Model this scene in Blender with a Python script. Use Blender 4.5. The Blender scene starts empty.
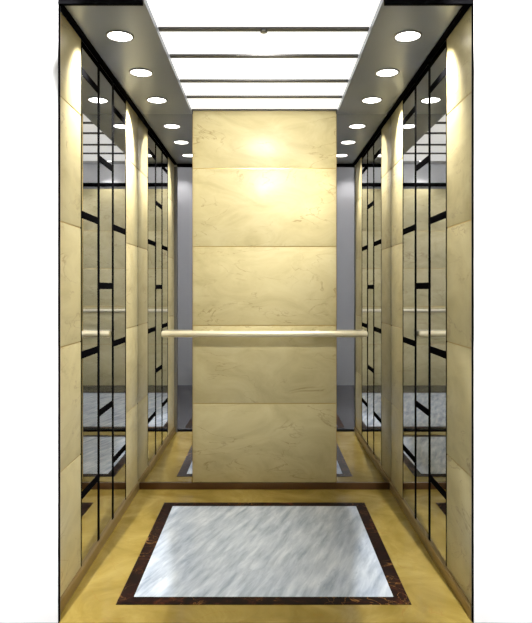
import bpy, bmesh, math
from mathutils import Vector, Matrix

S = bpy.context.scene
COL = S.collection
PI = math.pi

# ------------------------------------------------------------------ camera
EYE = 1.286
FPX = 598.6
cam = bpy.data.cameras.new('camera')
cam.sensor_fit = 'VERTICAL'
cam.sensor_height = 36.0
cam.lens = FPX / 623 * 36.0
cam.shift_x = 0.0
cam.shift_y = -22.5 / 623
cam.clip_start = 0.02
cam_o = bpy.data.objects.new('camera', cam)
cam_o.location = (0.0097, 0, EYE)
cam_o.rotation_euler = (PI / 2, 0, 0)
COL.objects.link(cam_o)
S.camera = cam_o

# ------------------------------------------------------------------ world, exposure
w = bpy.data.worlds.new('world')
S.world = w
w.use_nodes = True
w.node_tree.nodes['Background'].inputs[0].default_value = (0.9, 0.93, 1.0, 1)
w.node_tree.nodes['Background'].inputs[1].default_value = 0.02
S.view_settings.view_transform = 'Standard'
S.view_settings.look = 'None'
S.view_settings.exposure = 0.0
S.view_settings.gamma = 1.0
S.view_settings.use_curve_mapping = False
S.cycles.sample_clamp_indirect = 4.0
S.cycles.caustics_reflective = False
S.cycles.caustics_refractive = False
S.cycles.use_denoising = True
S.cycles.max_bounces = 14
S.cycles.glossy_bounces = 10

# strengths of the lamps (each lamp itself is made with its fixture below)
DIFFUSER = 1.04       # glow of the ceiling panels
PANEL_W = 0.8       # baffled light of the ceiling panels
DOWN_W = 66.0        # each recessed cabin downlight
WASH_W = 165.0       # each head of the added washers that whiten the landing wall
FLANK_W = 38.0       # downlights on the grey landing wall


# ------------------------------------------------------------------ materials
def new_mat(name):
    m = bpy.data.materials.new(name)
    m.use_nodes = True
    nt = m.node_tree
    return m, nt, nt.nodes['Principled BSDF']


def plain(name, col, rough=0.5, metal=0.0, spec=0.5, noise=0.0):
    m, nt, b = new_mat(name)
    b.inputs['Base Color'].default_value = (*col, 1)
    b.inputs['Roughness'].default_value = rough
    b.inputs['Metallic'].default_value = metal
    b.inputs['Specular IOR Level'].default_value = spec
    if noise:
        tc = nt.nodes.new('ShaderNodeTexCoord')
        n = nt.nodes.new('ShaderNodeTexNoise')
        n.inputs['Scale'].default_value = 9
        r = nt.nodes.new('ShaderNodeMapRange')
        r.inputs['To Min'].default_value = rough - noise
        r.inputs['To Max'].default_value = rough + noise
        nt.links.new(tc.outputs['Object'], n.inputs['Vector'])
        nt.links.new(n.outputs['Fac'], r.inputs['Value'])
        nt.links.new(r.outputs['Result'], b.inputs['Roughness'])
    return m


def emit(name, col, strength):
    m, nt, b = new_mat(name)
    b.inputs['Base Color'].default_value = (0.8, 0.8, 0.8, 1)
    b.inputs['Emission Color'].default_value = (*col, 1)
    b.inputs['Emission Strength'].default_value = strength
    return m


def stone(name, ramp, scale=(1, 1, 1), rot=(0, 0, 0), nscale=3.0, detail=9, distort=1.2,
          vein=None, vein_scale=2.0, vein_w=0.02, vein_amt=0.6, vein_scl=None, rough=0.12, spec=0.5, speck=0.0):
    """polished stone: cloudy ground plus thin veins, offset per slab"""
    m, nt, b = new_mat(name)
    N = nt.nodes.new
    L = nt.links.new
    tc = N('ShaderNodeTexCoord')
    oi = N('ShaderNodeObjectInfo')
    mul = N('ShaderNodeMath'); mul.operation = 'MULTIPLY'; mul.inputs[1].default_value = 37.0
    L(oi.outputs['Random'], mul.inputs[0])
    add = N('ShaderNodeVectorMath'); add.operation = 'ADD'
    L(tc.outputs['Object'], add.inputs[0]); L(mul.outputs[0], add.inputs[1])
    mp = N('ShaderNodeMapping')
    mp.vector_type = 'TEXTURE'
    mp.inputs['Rotation'].default_value = rot
    mp.inputs['Scale'].default_value = scale
    L(add.outputs[0], mp.inputs['Vector'])
    n = N('ShaderNodeTexNoise')
    n.inputs['Scale'].default_value = nscale
    n.inputs['Detail'].default_value = detail
    n.inputs['Roughness'].default_value = 0.6
    n.inputs['Distortion'].default_value = distort
    L(mp.outputs[0], n.inputs['Vector'])
    cr = N('ShaderNodeValToRGB')
    els = cr.color_ramp.elements
    els[0].position, els[0].color = ramp[0][0], (*ramp[0][1], 1)
    els[1].position, els[1].color = ramp[-1][0], (*ramp[-1][1], 1)
    for p, c in ramp[1:-1]:
        e = els.new(p); e.color = (*c, 1)
    L(n.outputs['Fac'], cr.inputs['Fac'])
    out = cr.outputs['Color']
    if vein is not None:
        mp2 = N('ShaderNodeMapping')
        mp2.vector_type = 'TEXTURE'
        mp2.inputs['Rotation'].default_value = rot
        mp2.inputs['Scale'].default_value = vein_scl or scale
        L(add.outputs[0], mp2.inputs['Vector'])
        v = N('ShaderNodeTexNoise')
        v.inputs['Scale'].default_value = vein_scale
        v.inputs['Detail'].default_value = 6
        v.inputs['Distortion'].default_value = 1.6
        L(mp2.outputs[0], v.inputs['Vector'])
        s = N('ShaderNodeMath'); s.operation = 'SUBTRACT'; s.inputs[1].default_value = 0.5
        L(v.outputs['Fac'], s.inputs[0])
        a = N('ShaderNodeMath'); a.operation = 'ABSOLUTE'
        L(s.outputs[0], a.inputs[0])
        r = N('ShaderNodeMapRange')
        r.inputs['From Min'].default_value = 0.0
        r.inputs['From Max'].default_value = vein_w
        r.inputs['To Min'].default_value = vein_amt
        r.inputs['To Max'].default_value = 0.0
        L(a.outputs[0], r.inputs['Value'])
        # veins come and go
        g = N('ShaderNodeTexNoise'); g.inputs['Scale'].default_value = 4.0
        L(mp.outputs[0], g.inputs['Vector'])
        gr = N('ShaderNodeMapRange')
        gr.inputs['From Min'].default_value = 0.45
        gr.inputs['From Max'].default_value = 0.62
        L(g.outputs['Fac'], gr.inputs['Value'])
        mm = N('ShaderNodeMath'); mm.operation = 'MULTIPLY'
        L(r.outputs['Result'], mm.inputs[0]); L(gr.outputs['Result'], mm.inputs[1])
        mx = N('ShaderNodeMix'); mx.data_type = 'RGBA'
        L(mm.outputs[0], mx.inputs['Factor'])
        L(out, mx.inputs['A'])
        mx.inputs['B'].default_value = (*vein, 1)
        out = mx.outputs['Result']
    L(out, b.inputs['Base Color'])
    b.inputs['Roughness'].default_value = rough
    b.inputs['Specular IOR Level'].default_value = spec
    return m


CREAM = stone('cream_marble', [(0.28, (0.53, 0.455, 0.235)), (0.5, (0.63, 0.55, 0.305)), (0.72, (0.70, 0.625, 0.37))],
              scale=(1.0, 1.0, 0.55), nscale=3.2, vein=(0.33, 0.22, 0.09), vein_scale=2.6, vein_w=0.011,
              vein_amt=0.7, vein_scl=(1.2, 1.2, 0.42), rough=0.34, spec=0.35)
GOLD = stone('golden_marble', [(0.3, (0.24, 0.165, 0.030)), (0.5, (0.31, 0.222, 0.050)), (0.72, (0.42, 0.315, 0.09))],
             nscale=3.5, vein=(0.30, 0.15, 0.03), vein_scale=3.0, vein_w=0.01, vein_amt=0.45, rough=0.12)
EMPERADOR = stone('dark_emperador_marble', [(0.42, (0.006, 0.003, 0.003)), (0.56, (0.014, 0.005, 0.004)), (0.68, (0.07, 0.022, 0.010))],
                  nscale=14, vein=(0.42, 0.20, 0.06), vein_scale=9.0, vein_w=0.016, vein_amt=0.7, rough=0.42, spec=0.06)
BLUEGREY = stone('pale_blue_grey_marble',
                 [(0.30, (0.33, 0.39, 0.50)), (0.45, (0.50, 0.57, 0.68)), (0.55, (0.61, 0.68, 0.78)), (0.70, (0.78, 0.84, 0.93))],
                 scale=(0.16, 0.95, 1.0), rot=(0, 0, math.radians(-20)), nscale=4.2, detail=13, distort=0.25,
                 vein=(0.34, 0.40, 0.50), vein_scale=1.8, vein_w=0.015, vein_amt=0.45, rough=0.14)
DARKSTONE = stone('charcoal_stone', [(0.3, (0.02, 0.02, 0.023)), (0.7, (0.045, 0.045, 0.05))], nscale=8, rough=0.25)
BRASS = plain('satin_champagne_metal', (0.90, 0.83, 0.62), 0.38, 0.35, noise=0.04)
JOINT = plain('gold_joint_metal', (0.55, 0.40, 0.16), 0.3, 0.9, noise=0.04)
SKIRT = plain('bronze_metal', (0.30, 0.215, 0.09), 0.42, 0.5, noise=0.05)
BACKSKIRT = plain('dark_bronze_metal', (0.12, 0.065, 0.030), 0.3, 0.7, noise=0.05)
MIRROR = plain('grey_mirror', (0.70, 0.71, 0.73), 0.0, 1.0)
MIRROR_BACK = plain('smoked_mirror', (0.64, 0.64, 0.65), 0.0, 1.0)
BLACK = plain('black_lacquer', (0.004, 0.004, 0.0045), 0.7, 0.0, 0.0, noise=0.05)
CEIL = plain('grey_satin_metal', (0.27, 0.29, 0.34), 0.35, 0.6, noise=0.04)
BARMAT = plain('grey_painted_bar', (0.12, 0.12, 0.125), 0.5, 0.0, 0.3, noise=0.05)
WHITE = plain('white_plaster', (0.90, 0.90, 0.90), 0.8, 0.0, 0.2, noise=0.05)
LOBBYCEIL = plain('white_ceiling_paint', (0.6, 0.6, 0.6), 0.8, 0.0, 0.2, noise=0.05)
STEEL = plain('grey_wall_paint', (0.27, 0.27, 0.28), 0.5, 0.0, 0.4, noise=0.05)
SHELL = plain('cabin_shell_metal', (0.08, 0.08, 0.085), 0.5, 0.5, noise=0.05)
RIM = plain('chrome_rim', (0.20, 0.20, 0.205), 0.3, 0.9, noise=0.03)
DIFF = emit('frosted_light_panel', (1.0, 0.995, 0.97), DIFFUSER)
ACCENT_W = 98.0      # added lamp under the light field, makes the back panel's glow
LENS = emit('lamp_lens', (1.0, 0.97, 0.90), 8.0)


# ------------------------------------------------------------------ mesh helpers
def add_box(bm, x0, x1, y0, y1, z0, z1, bevel=0.0):
    r = bmesh.ops.create_cube(bm, size=1.0)
    vs = r['verts']
    for v in vs:
        v.co = Vector(((x0 + x1) / 2 + v.co.x * (x1 - x0), (y0 + y1) / 2 + v.co.y * (y1 - y0), (z0 + z1) / 2 + v.co.z * (z1 - z0)))
    if bevel:
        es = list({e for v in vs for e in v.link_edges})
        bmesh.ops.bevel(bm, geom=es, offset=bevel, segments=2, affect='EDGES', profile=0.6)


def add_lathe(bm, prof, centre, axis='z', seg=40, close=False):
    """prof: list of (radius, height) around the axis"""
    rings = []
    for r, h in prof:
        ring = []
        for i in range(seg):
            a = 2 * PI * i / seg
            c, s = math.cos(a) * r, math.sin(a) * r
            p = {'z': (c, s, h), 'x': (h, c, s), 'y': (c, h, s)}[axis]
            ring.append(bm.verts.new(Vector(centre) + Vector(p)))
        rings.append(ring)
    for k in range(len(rings) - 1):
        for i in range(seg):
            j = (i + 1) % seg
            bm.faces.new((rings[k][i], rings[k][j], rings[k + 1][j], rings[k + 1][i]))
    if close:
        bm.faces.new(rings[0]); bm.faces.new(rings[-1])
    bmesh.ops.recalc_face_normals(bm, faces=bm.faces)


def obj(name, bm, mat, parent=None, smooth=False, label=None):
    me = bpy.data.meshes.new(name)
    bmesh.ops.recalc_face_normals(bm, faces=bm.faces)
    bm.to_mesh(me)
    bm.free()
    me.materials.append(mat)
    if smooth:
        for p in me.polygons:
            p.use_smooth = True
        me.set_sharp_from_angle(angle=math.radians(35))
    o = bpy.data.objects.new(name, me)
    COL.objects.link(o)
    if parent is not None:
        o.parent = parent
        o.matrix_parent_inverse = Matrix.Identity(4)
        loc = parent.location
        me.transform(Matrix.Translation(-Vector(loc)))
    if label:
        o['label'] = label
    return o


def boxobj(name, dims, mat, parent=None, bevel=0.0, label=None):
    bm = bmesh.new()
    add_box(bm, *dims, bevel=bevel)
    return obj(name, bm, mat, parent, smooth=bool(bevel), label=label)


def thing(name, loc, label, cat, group=None):
    o = bpy.data.objects.new(name, None)
    o.empty_display_size = 0.1
    o.location = loc
    COL.objects.link(o)
    o['label'] = label
    o['category'] = cat
    if group:
        o['group'] = group
    return o


def struct(name, boxes, mat, label=None, bevel=0.0):
    bm = bmesh.new()
    for b in boxes:
        add_box(bm, *b, bevel=bevel)
    o = obj(name, bm, mat, smooth=bool(bevel))
    o['kind'] = 'structure'
    if label:
        o['label'] = label
    return o


def spot(name, loc, target, watts, angle, blend, col=(1, 0.93, 0.80), radius=0.03, parent=None):
    l = bpy.data.lights.new(name, 'SPOT')
    l.energy = watts
    l.spot_size = math.radians(angle)
    l.spot_blend = blend
    l.color = col
    l.shadow_soft_size = radius
    o = bpy.data.objects.new(name, l)
    d = Vector(target) - Vector(loc)
    o.rotation_euler = d.to_track_quat('-Z', 'Y').to_euler()
    COL.objects.link(o)
    if parent is not None:
        o.parent = parent
        o.location = Vector(loc) - parent.location
    else:
        o.location = loc
    return o


# ------------------------------------------------------------------ dimensions (metres)
W = 0.815            # half width between finished side walls
YB = 3.85           # finished back wall
YF = 2.306          # landing face of the doorway
ZC = 2.411          # cabin ceiling
ZL = 2.436          # glowing panels, set back above the ceiling
HL = 0.467           # half width of the glowing field
HC = 0.459          # half width of the centre marble panel
SK = 0.048          # skirting height
JOINTS = [0.55, 1.052, 1.558, 2.06]

# ------------------------------------------------------------------ cabin shell
struct('floor', [(-0.835, 0.835, YF, YB + 0.015, -0.05, 0)], GOLD, 'golden polished marble lift floor')
struct('wall_left', [(-0.875, -0.836, 2.322, 3.9, 0, 2.55)], SHELL)
struct('wall_right', [(0.836, 0.875, 2.322, 3.9, 0, 2.55)], SHELL)
struct('wall_back', [(-0.836, 0.836, YB + 0.016, 3.9, 0, 2.55)], SHELL)
struct('ceiling', [(-0.835, -HL, 2.322, YB + 0.015, ZC, 2.46), (HL, 0.835, 2.322, YB + 0.015, ZC, 2.46),
                   (-0.835, 0.835, 2.322, YB + 0.015, 2.46, 2.50)], CEIL, 'dark grey satin ceiling border around the light field')
struct('baseboard_left', [(-0.836, -W + 0.012, 2.322, YB, 0, SK)], SKIRT, bevel=0.002)
struct('baseboard_right', [(W - 0.012, 0.836, 2.322, YB, 0, SK)], SKIRT, bevel=0.002)
struct('baseboard_back', [(-W + 0.012, W - 0.012, YB - 0.012, YB + 0.015, 0, SK - 0.006)], BACKSKIRT, bevel=0.002)
struct('trim_1', [(-W, -W + 0.024, 2.322, YB, ZC - 0.010, ZC)], BLACK, 'black shadow strip along the left ceiling edge')
struct('trim_2', [(W - 0.024, W, 2.322, YB, ZC - 0.010, ZC)], BLACK, 'black shadow strip along the right ceiling edge')

# doorway: dark jambs and header
struct('trim_3', [(-0.7906, -0.7873, YF - 0.003, 2.318, 0, 2.384)], BLACK, 'thin black left door jamb')
struct('trim_4', [(0.8062, 0.8095, YF - 0.003, 2.318, 0, 2.384)], BLACK, 'thin black right door jamb')
struct('trim_5', [(-0.7906, -HL, YF - 0.003, 2.321, 2.384, 2.56), (HL, 0.8095, YF - 0.003, 2.321, 2.384, 2.56),
                  (-HL, HL, YF - 0.003, 2.321, ZL + 0.013, 2.56)], BLACK, 'black door header')
struct('trim_9', [(-0.816, -0.7875, 2.3203, 2.3217, 0, 2.384)], STEEL, 'grey inner face of the left door jamb')
struct('trim_10', [(0.8064, 0.816, 2.3203, 2.3217, 0, 2.384)], STEEL, 'grey inner face of the right door jamb')

# ------------------------------------------------------------------ landing (lift lobby) in front of the cabin
LB = -0.30          # wall behind the viewer
LX = 2.3
LZ = 2.95
struct('wall_front', [(-LX, -0.7907, YF, 2.320, 0, LZ), (0.8096, LX, YF, 2.320, 0, LZ), (-0.7907, 0.8096, YF, 2.320, 2.561, LZ)],
       WHITE, 'white landing wall around the lift doorway')
struct('wall_rear', [(-LX, LX, LB - 0.05, LB, 0, LZ)], STEEL, 'grey landing wall facing the lift')
struct('wall_landing_left', [(-LX - 0.05, -LX, LB, 2.321, 0, LZ)], STEEL)
struct('wall_landing_right', [(LX, LX + 0.05, LB, 2.321, 0, LZ)], STEEL)
struct('ceiling_landing', [(-LX, LX, LB, 2.321, LZ, LZ + 0.05)], LOBBYCEIL)
struct('floor_landing', [(-LX, LX, LB, YF - 0.0005, -0.05, -0.001)], DARKSTONE, 'dark stone landing floor')


# ------------------------------------------------------------------ marble inlays
def floor_inlay(x, y0, y1, bw, label, cat='floor inlay'):
    t = thing('marble_inlay', (0, (y0 + y1) / 2, 0), label, cat)
    z0, z1 = 0.0002, 0.002
    # mitred border pieces
    ox, ix = x, x - bw
    oy0, oy1, iy0, iy1 = y0, y1, y0 + bw, y1 - bw
    quads = [((-ox, oy0), (ox, oy0), (ix, iy0), (-ix, iy0)), ((ox, oy0), (ox, oy1), (ix, iy1), (ix, iy0)),
             ((ox, oy1), (-ox, oy1), (-ix, iy1), (ix, iy1)), ((-ox, oy1), (-ox, oy0), (-ix, iy0), (-ix, iy1))]
    for q in quads:
        bm = bmesh.new()
        lo = [bm.verts.new((a, b, z0)) for a, b in q]
        hi = [bm.verts.new((a, b, z1)) for a, b in q]
        bm.faces.new(lo[::-1]); bm.faces.new(hi)
        for i in range(4):
            j = (i + 1) % 4
            bm.faces.new((lo[i], lo[j], hi[j], hi[i]))
        obj('border', bm, EMPERADOR, t, label='dark brown marble border strip with rusty veins')
    boxobj('field', (-ix + .0005, ix - .0005, iy0 + .0005, iy1 - .0005, z0, z1), BLUEGREY, t, label='pale blue-grey marble field with slanting streaks')
    return t


floor_inlay(0.602, 2.437, 3.600, 0.060, 'pale blue-grey marble floor inlay framed in dark brown marble inside the lift')
floor_inlay(0.74, 0.25, 2.17, 0.060, 'marble inlay in the dark landing floor outside the lift, added for the mirrors to show')  # added as a stand-in for the cabin inlay's repeated reflection


# ------------------------------------------------------------------ marble cladding
def marble_panel(dims, axis, side, label, joints=JOINTS, group=None, cat='wall cladding'):
    """dims x0,x1,y0,y1,z0,z1; axis: the thin axis; side: which way it faces"""
    x0, x1, y0, y1, z0, z1 = dims
    t = thing('marble_cladding', ((x0 + x1) / 2, (y0 + y1) / 2, z0), label, cat, group)
    cuts = [z0] + [j for j in joints if z0 < j < z1] + [z1]
    g = 0.0026
    for a, b in zip(cuts[:-1], cuts[1:]):
        za = a + (g if a != z0 else 0)
        zb = b - (g if b != z1 else 0)
        boxobj('slab', (x0, x1, y0, y1, za, zb), CREAM, t, bevel=0.0022)
    for j in cuts[1:-1]:
        d = [x0, x1, y0, y1, j - g, j + g]
        if axis == 'x':
            if side > 0: d[1] -= 0.003
            else: d[0] += 0.003
        else:
            if side > 0: d[3] -= 0.003
            else: d[2] += 0.003
        boxobj('joint', d, JOINT, t, label='thin gold joint line')
    return t


TOP = ZC - 0.011
for sx, side in ((-1, 'left'), (1, 'right')):
    xs = sorted((sx * W, sx * 0.8355))
    marble_panel((xs[0], xs[1], 2.322, 2.668, SK, TOP), 'x', -sx,
                 f'cream marble wall panel on the {side} wall, the wide one nearest the doorway')
    marble_panel((xs[0], xs[1], 3.526, YB, SK, TOP), 'x', -sx,
                 f'cream marble wall panel on the {side} wall, between mirror and back corner')
marble_panel((-HC, HC, YB - 0.006, YB + 0.015, SK - 0.004, ZL - 0.002), 'y', -1,
             'tall cream marble panel in the middle of the back wall behind the handrail')


# ------------------------------------------------------------------ side wall mirrors with black latticework
def side_mirror(sx, label):
    y0, y1 = 2.670, 3.524
    u = [2.95, 3.225]
    hw = 0.0145
    t = thing('mirror_panel', (sx * 0.824, (y0 + y1) / 2, SK), label, 'mirror')

    def slab(name, ya, yb, za, zb, fx, mat, bevel=0.0, lab=None):
        a, b = sorted((sx * fx, sx * 0.8355))
        return boxobj(name, (a, b, ya, yb, za, zb), mat, t, bevel, lab)
    edge = 0.006
    lanes = [(y0 + edge, u[0] - hw), (u[0] + hw, u[1] - hw), (u[1] + hw, y1 - edge)]
    for a, b in lanes:
        slab('mirror_pane', a, b, SK, TOP, 0.8155, MIRROR, lab='tall grey mirror strip')
    for c in u:
        slab('upright', c - hw, c + hw, SK, TOP, 0.8135, BLACK, 0.0008, 'black upright bar')
    slab('edge_strip', y0, y0 + edge, SK, TOP, 0.8135, BLACK, 0.0008, 'thin black edge')
    slab('edge_strip', y1 - edge, y1, SK, TOP, 0.8135, BLACK, 0.0008, 'thin black edge')
    for k, (a, b) in enumerate(lanes):
        for z in ([2.262, 1.62, 0.99, 0.36] if k != 1 else [1.932, 1.302, 0.672]):
            xa, xb = sorted((sx * 0.8135, sx * 0.8154))
            boxobj('crossbar', (xa, xb, a, b, z - 0.0165, z + 0.0165), BLACK, t, 0.0006, 'short black crossbar')
    return t


side_mirror(-1, 'tall grey mirror with black staggered bars on the left wall')
side_mirror(1, 'tall grey mirror with black staggered bars on the right wall')

for sx, side in ((-1, 'left'), (1, 'right')):
    a, b = sorted((sx * (HC + 0.001), sx * (W - 0.0005)))
    t = thing('mirror_panel', ((a + b) / 2, YB + 0.007, SK), f'narrow smoked mirror on the back wall, {side} of the marble panel', 'mirror')
    boxobj('mirror_pane', (a, b, YB, YB + 0.015, SK - 0.006, ZC), MIRROR_BACK, t)
    c, d = sorted((sx * (HC + 0.001), sx * (HC + 0.004)))
    boxobj('edge_strip', (c, d, YB - 0.003, YB - 0.0001, SK - 0.005, ZC - 0.001), JOINT, t, label='thin gold edge beside the marble')


# ------------------------------------------------------------------ handrail
def handrail(x, y, z, r, wall_y, label, sgn=1):
    t = thing('handrail', (0, y, z), label, 'handrail')
    bm = bmesh.new()
    prof = []
    for k in range(7):
        a = PI / 2 * k / 6
        prof.append((max(r * math.sin(a), 0.0004), -x + r * 0.5 * (1 - math.cos(a))))
    prof += [(rr, -h) for rr, h in prof[::-1]]
    add_lathe(bm, prof, (0, y, z), 'x', 32, close=True)
    obj('rail', bm, BRASS, t, smooth=True)
    for px in (-0.34, 0.34):
        bm = bmesh.new()
        a, b = (y, wall_y)
        pr = [(0.009, 0.0), (0.009, (b - a) - sgn * 0.006), (0.024, (b - a) - sgn * 0.006), (0.024, (b - a) - sgn * 0.0005)]
        add_lathe(bm, pr, (px, y, z), 'y', 24, close=True)
        obj('bracket', bm, BRASS, t, smooth=True)
    return t


handrail(0.655, 3.800, 1.0, 0.0205, YB - 0.006, 'pale champagne metal handrail across the back wall of the lift')

# ------------------------------------------------------------------ ceiling light field
t = thing('ceiling_light', (0, (2.321 + YB) / 2, ZL), 'long white glowing ceiling light with four dark cross bars', 'ceiling light')
bars = [2.640, 2.945, 3.297, 3.571]
ends = [2.322] + bars + [YB - 0.008]
for a, b in zip(ends[:-1], ends[1:]):
    boxobj('light_panel', (-HL + .001, HL - .001, a + 0.0005, b - 0.0005, ZL, ZL + 0.012), DIFF, t, label='glowing white panel')
for b in bars:
    boxobj('cross_bar', (-HL + .004, HL - .004, b - 0.017, b + 0.017, ZL - 0.008, ZL - 0.0004), BARMAT, t, 0.001, 'dark grey bar')
boxobj('cross_bar', (-HL + .004, HL - .004, YB - 0.034, YB - 0.010, ZL - 0.008, ZL - 0.0004), BARMAT, t, 0.001, 'dark grey bar')
bm = bmesh.new()
add_lathe(bm, [(0.0004, 0.0), (0.014, 0.0), (0.016, -0.010), (0.012, -0.012), (0.0004, -0.011)], (0, 2.640, ZL - 0.008), 'z', 24)
obj('added_glow_lamp', bm, RIM, t, smooth=True)  # invented housing for the added lamp
spot('lamp', (0, 2.640, ZL - 0.025), (0, YB, 1.78), ACCENT_W, 90, 1.0, (1, 0.965, 0.89), 0.05, parent=t)  # added light for the glow on the back panel
al = bpy.data.lights.new('panel_light', 'AREA')
al.shape = 'RECTANGLE'
al.size, al.size_y = 0.88, 1.40
al.energy = PANEL_W
al.spread = math.radians(110)
al.color = (1, 0.95, 0.86)
ao = bpy.data.objects.new('panel_light', al)
COL.objects.link(ao)
ao.parent = t
ao.location = (0, 0, -0.012)


# ------------------------------------------------------------------ recessed downlights
def downlight_proto():
    t = thing('downlight', (0, 0, ZC), 'round recessed downlight', 'downlight')
    bm = bmesh.new()
    add_lathe(bm, [(0.0535, 0.0), (0.0545, -0.004), (0.060, -0.005), (0.063, -0.0005), (0.063, 0.0)], (0, 0, ZC), 'z', 48)
    obj('rim', bm, RIM, t, smooth=True, label='thin metal ring')
    bm = bmesh.new()
    add_lathe(bm, [(0.0533, 0.0), (0.05, -0.002), (0.03, -0.0032), (0.0004, -0.0036)], (0, 0, ZC), 'z', 48, close=True)
    obj('lens', bm, LENS, t, smooth=True, label='glowing white lens')
    
    return t


def copy_tree(o, parent=None):
    c = o.copy()
    COL.objects.link(c)
    c.parent = parent
    for ch in o.children:
        copy_tree(ch, c)
    return c


proto = downlight_proto()
spots = []
for sx, side in ((-1, 'left'), (1, 'right')):
    for y, wh in ((2.663, 'nearest the doorway'), (3.112, 'the middle one of three'), (3.565, 'nearest the back wall')):
        spots.append((sx * 0.640, y, f'round white downlight in the {side} ceiling border, {wh}'))
for i, (x, y, lab) in enumerate(spots):
    o = proto if i == 0 else copy_tree(proto)
    o.location = (x, y, ZC)
    # each lamp is tilted towards the wall beside it
    sx = 1 if x > 0 else -1
    spot('lamp', (x, y, ZC - 0.012), (x + sx * 0.76, y, ZC - 1.0), DOWN_W, 76, 1.0, (1, 0.962, 0.89), 0.02, parent=o)
    o['label'] = lab
    o['group'] = 'recessed downlights in the lift ceiling'

# ------------------------------------------------------------------ landing fittings, most of them added to fill the mirrors
marble_panel((-0.86, 0.86, LB + 0.0005, LB + 0.02, 0.0, 2.62), 'y', 1,
             'wide cream marble cladding on the landing wall facing the lift, added for the mirrors to show')  # added stand-in for the cabin's back panel as reflected
struct('trim_6', [(-0.86, 0.86, LB + 0.0005, LB + 0.03, 2.655, 2.70)], BLACK, 'black band over the landing marble, added for the mirrors')  # added to draw the dark line across the mirror image
struct('trim_8', [(-0.86, 0.86, LB + 0.0005, LB + 0.02, 2.701, LZ)], WHITE, 'white strip over the landing marble, added to brighten the mirrors')  # added white surface, lightens the upper part of the mirror image
struct('trim_7', [(-0.95, 0.95, 2.215, YF - 0.004, -0.0008, 0.0015)], BLACK, 'black threshold of the landing door')
handrail(0.80, LB + 0.075, 1.0, 0.0205, LB + 0.02, 'champagne metal handrail on the landing wall facing the lift, added for the mirrors', sgn=-1)  # added stand-in for the cabin rail's second reflection

for sx, side in ((-1, 'left'), (1, 'right')):
    # added washer, five unseen heads keeping the wall beside the doorway white
    bx, by = sx * 0.90, 0.35
    t = thing('added_track_light', (bx, by, LZ), f'added five-headed washer, unseen, whitening the landing wall, {side} side', 'ceiling light')
    boxobj('track', (bx - 0.02, bx + 0.02, by - 0.25, by + 0.25, LZ - 0.02, LZ - 0.0005), BLACK, t, 0.002)
    for k, (dy, tz, wt, cone) in enumerate(((-0.22, -0.15, 2.9, 42), (-0.11, 0.65, 1.4, 43), (0.0, 1.2, 1.1, 47), (0.11, 1.8, 1.3, 51), (0.22, 2.8, 4.4, 70))):
        p = Vector((bx, by + dy, LZ - 0.075))
        tg = Vector((sx * 1.70, YF, tz))
        d = (tg - p).normalized()
        bm = bmesh.new()
        add_lathe(bm, [(0.0004, -0.05), (0.022, -0.05), (0.028, -0.03), (0.030, 0.035), (0.026, 0.04), (0.024, 0.0), (0.0004, -0.002)], (0, 0, 0), 'z', 24)
        bmesh.ops.transform(bm, matrix=Matrix.Translation(p) @ d.to_track_quat('Z', 'Y').to_matrix().to_4x4(), verts=bm.verts)
        add_box(bm, p.x - 0.006, p.x + 0.006, p.y - 0.006, p.y + 0.006, p.z + 0.01, LZ - 0.0195)
        obj('lamp_head', bm, BLACK, t, smooth=True)
        spot('lamp', tuple(p + d * 0.06), tuple(tg), WASH_W * wt, cone, 0.08, (1, 1, 1), 0.02, parent=t)
    # downlight grazing the grey wall, and an added one brightening the marble
    for dx, what, pw in ((1.12, 'grey landing wall', FLANK_W), (0.42, 'landing marble, added to brighten it', FLANK_W * 0.6)):
      t = thing('downlight', (sx * dx, LB + 0.22, LZ), f'round downlight over the {what}, {side} side', 'downlight')
      bm = bmesh.new()
      add_lathe(bm, [(0.0535, 0.0), (0.0545, -0.004), (0.060, -0.005), (0.063, -0.0005), (0.063, 0.0)], (sx * dx, LB + 0.22, LZ), 'z', 48)
      obj('rim', bm, RIM, t, smooth=True)
      bm = bmesh.new()
      add_lathe(bm, [(0.0533, 0.0), (0.05, -0.002), (0.0004, -0.0036)], (sx * dx, LB + 0.22, LZ), 'z', 48, close=True)
      obj('lens', bm, LENS, t, smooth=True)
      spot('lamp', (sx * dx, LB + 0.22, LZ - 0.012), (sx * dx, LB + 0.15, 0), pw, 100, 0.7, (1, 0.98, 0.95), 0.02, parent=t)
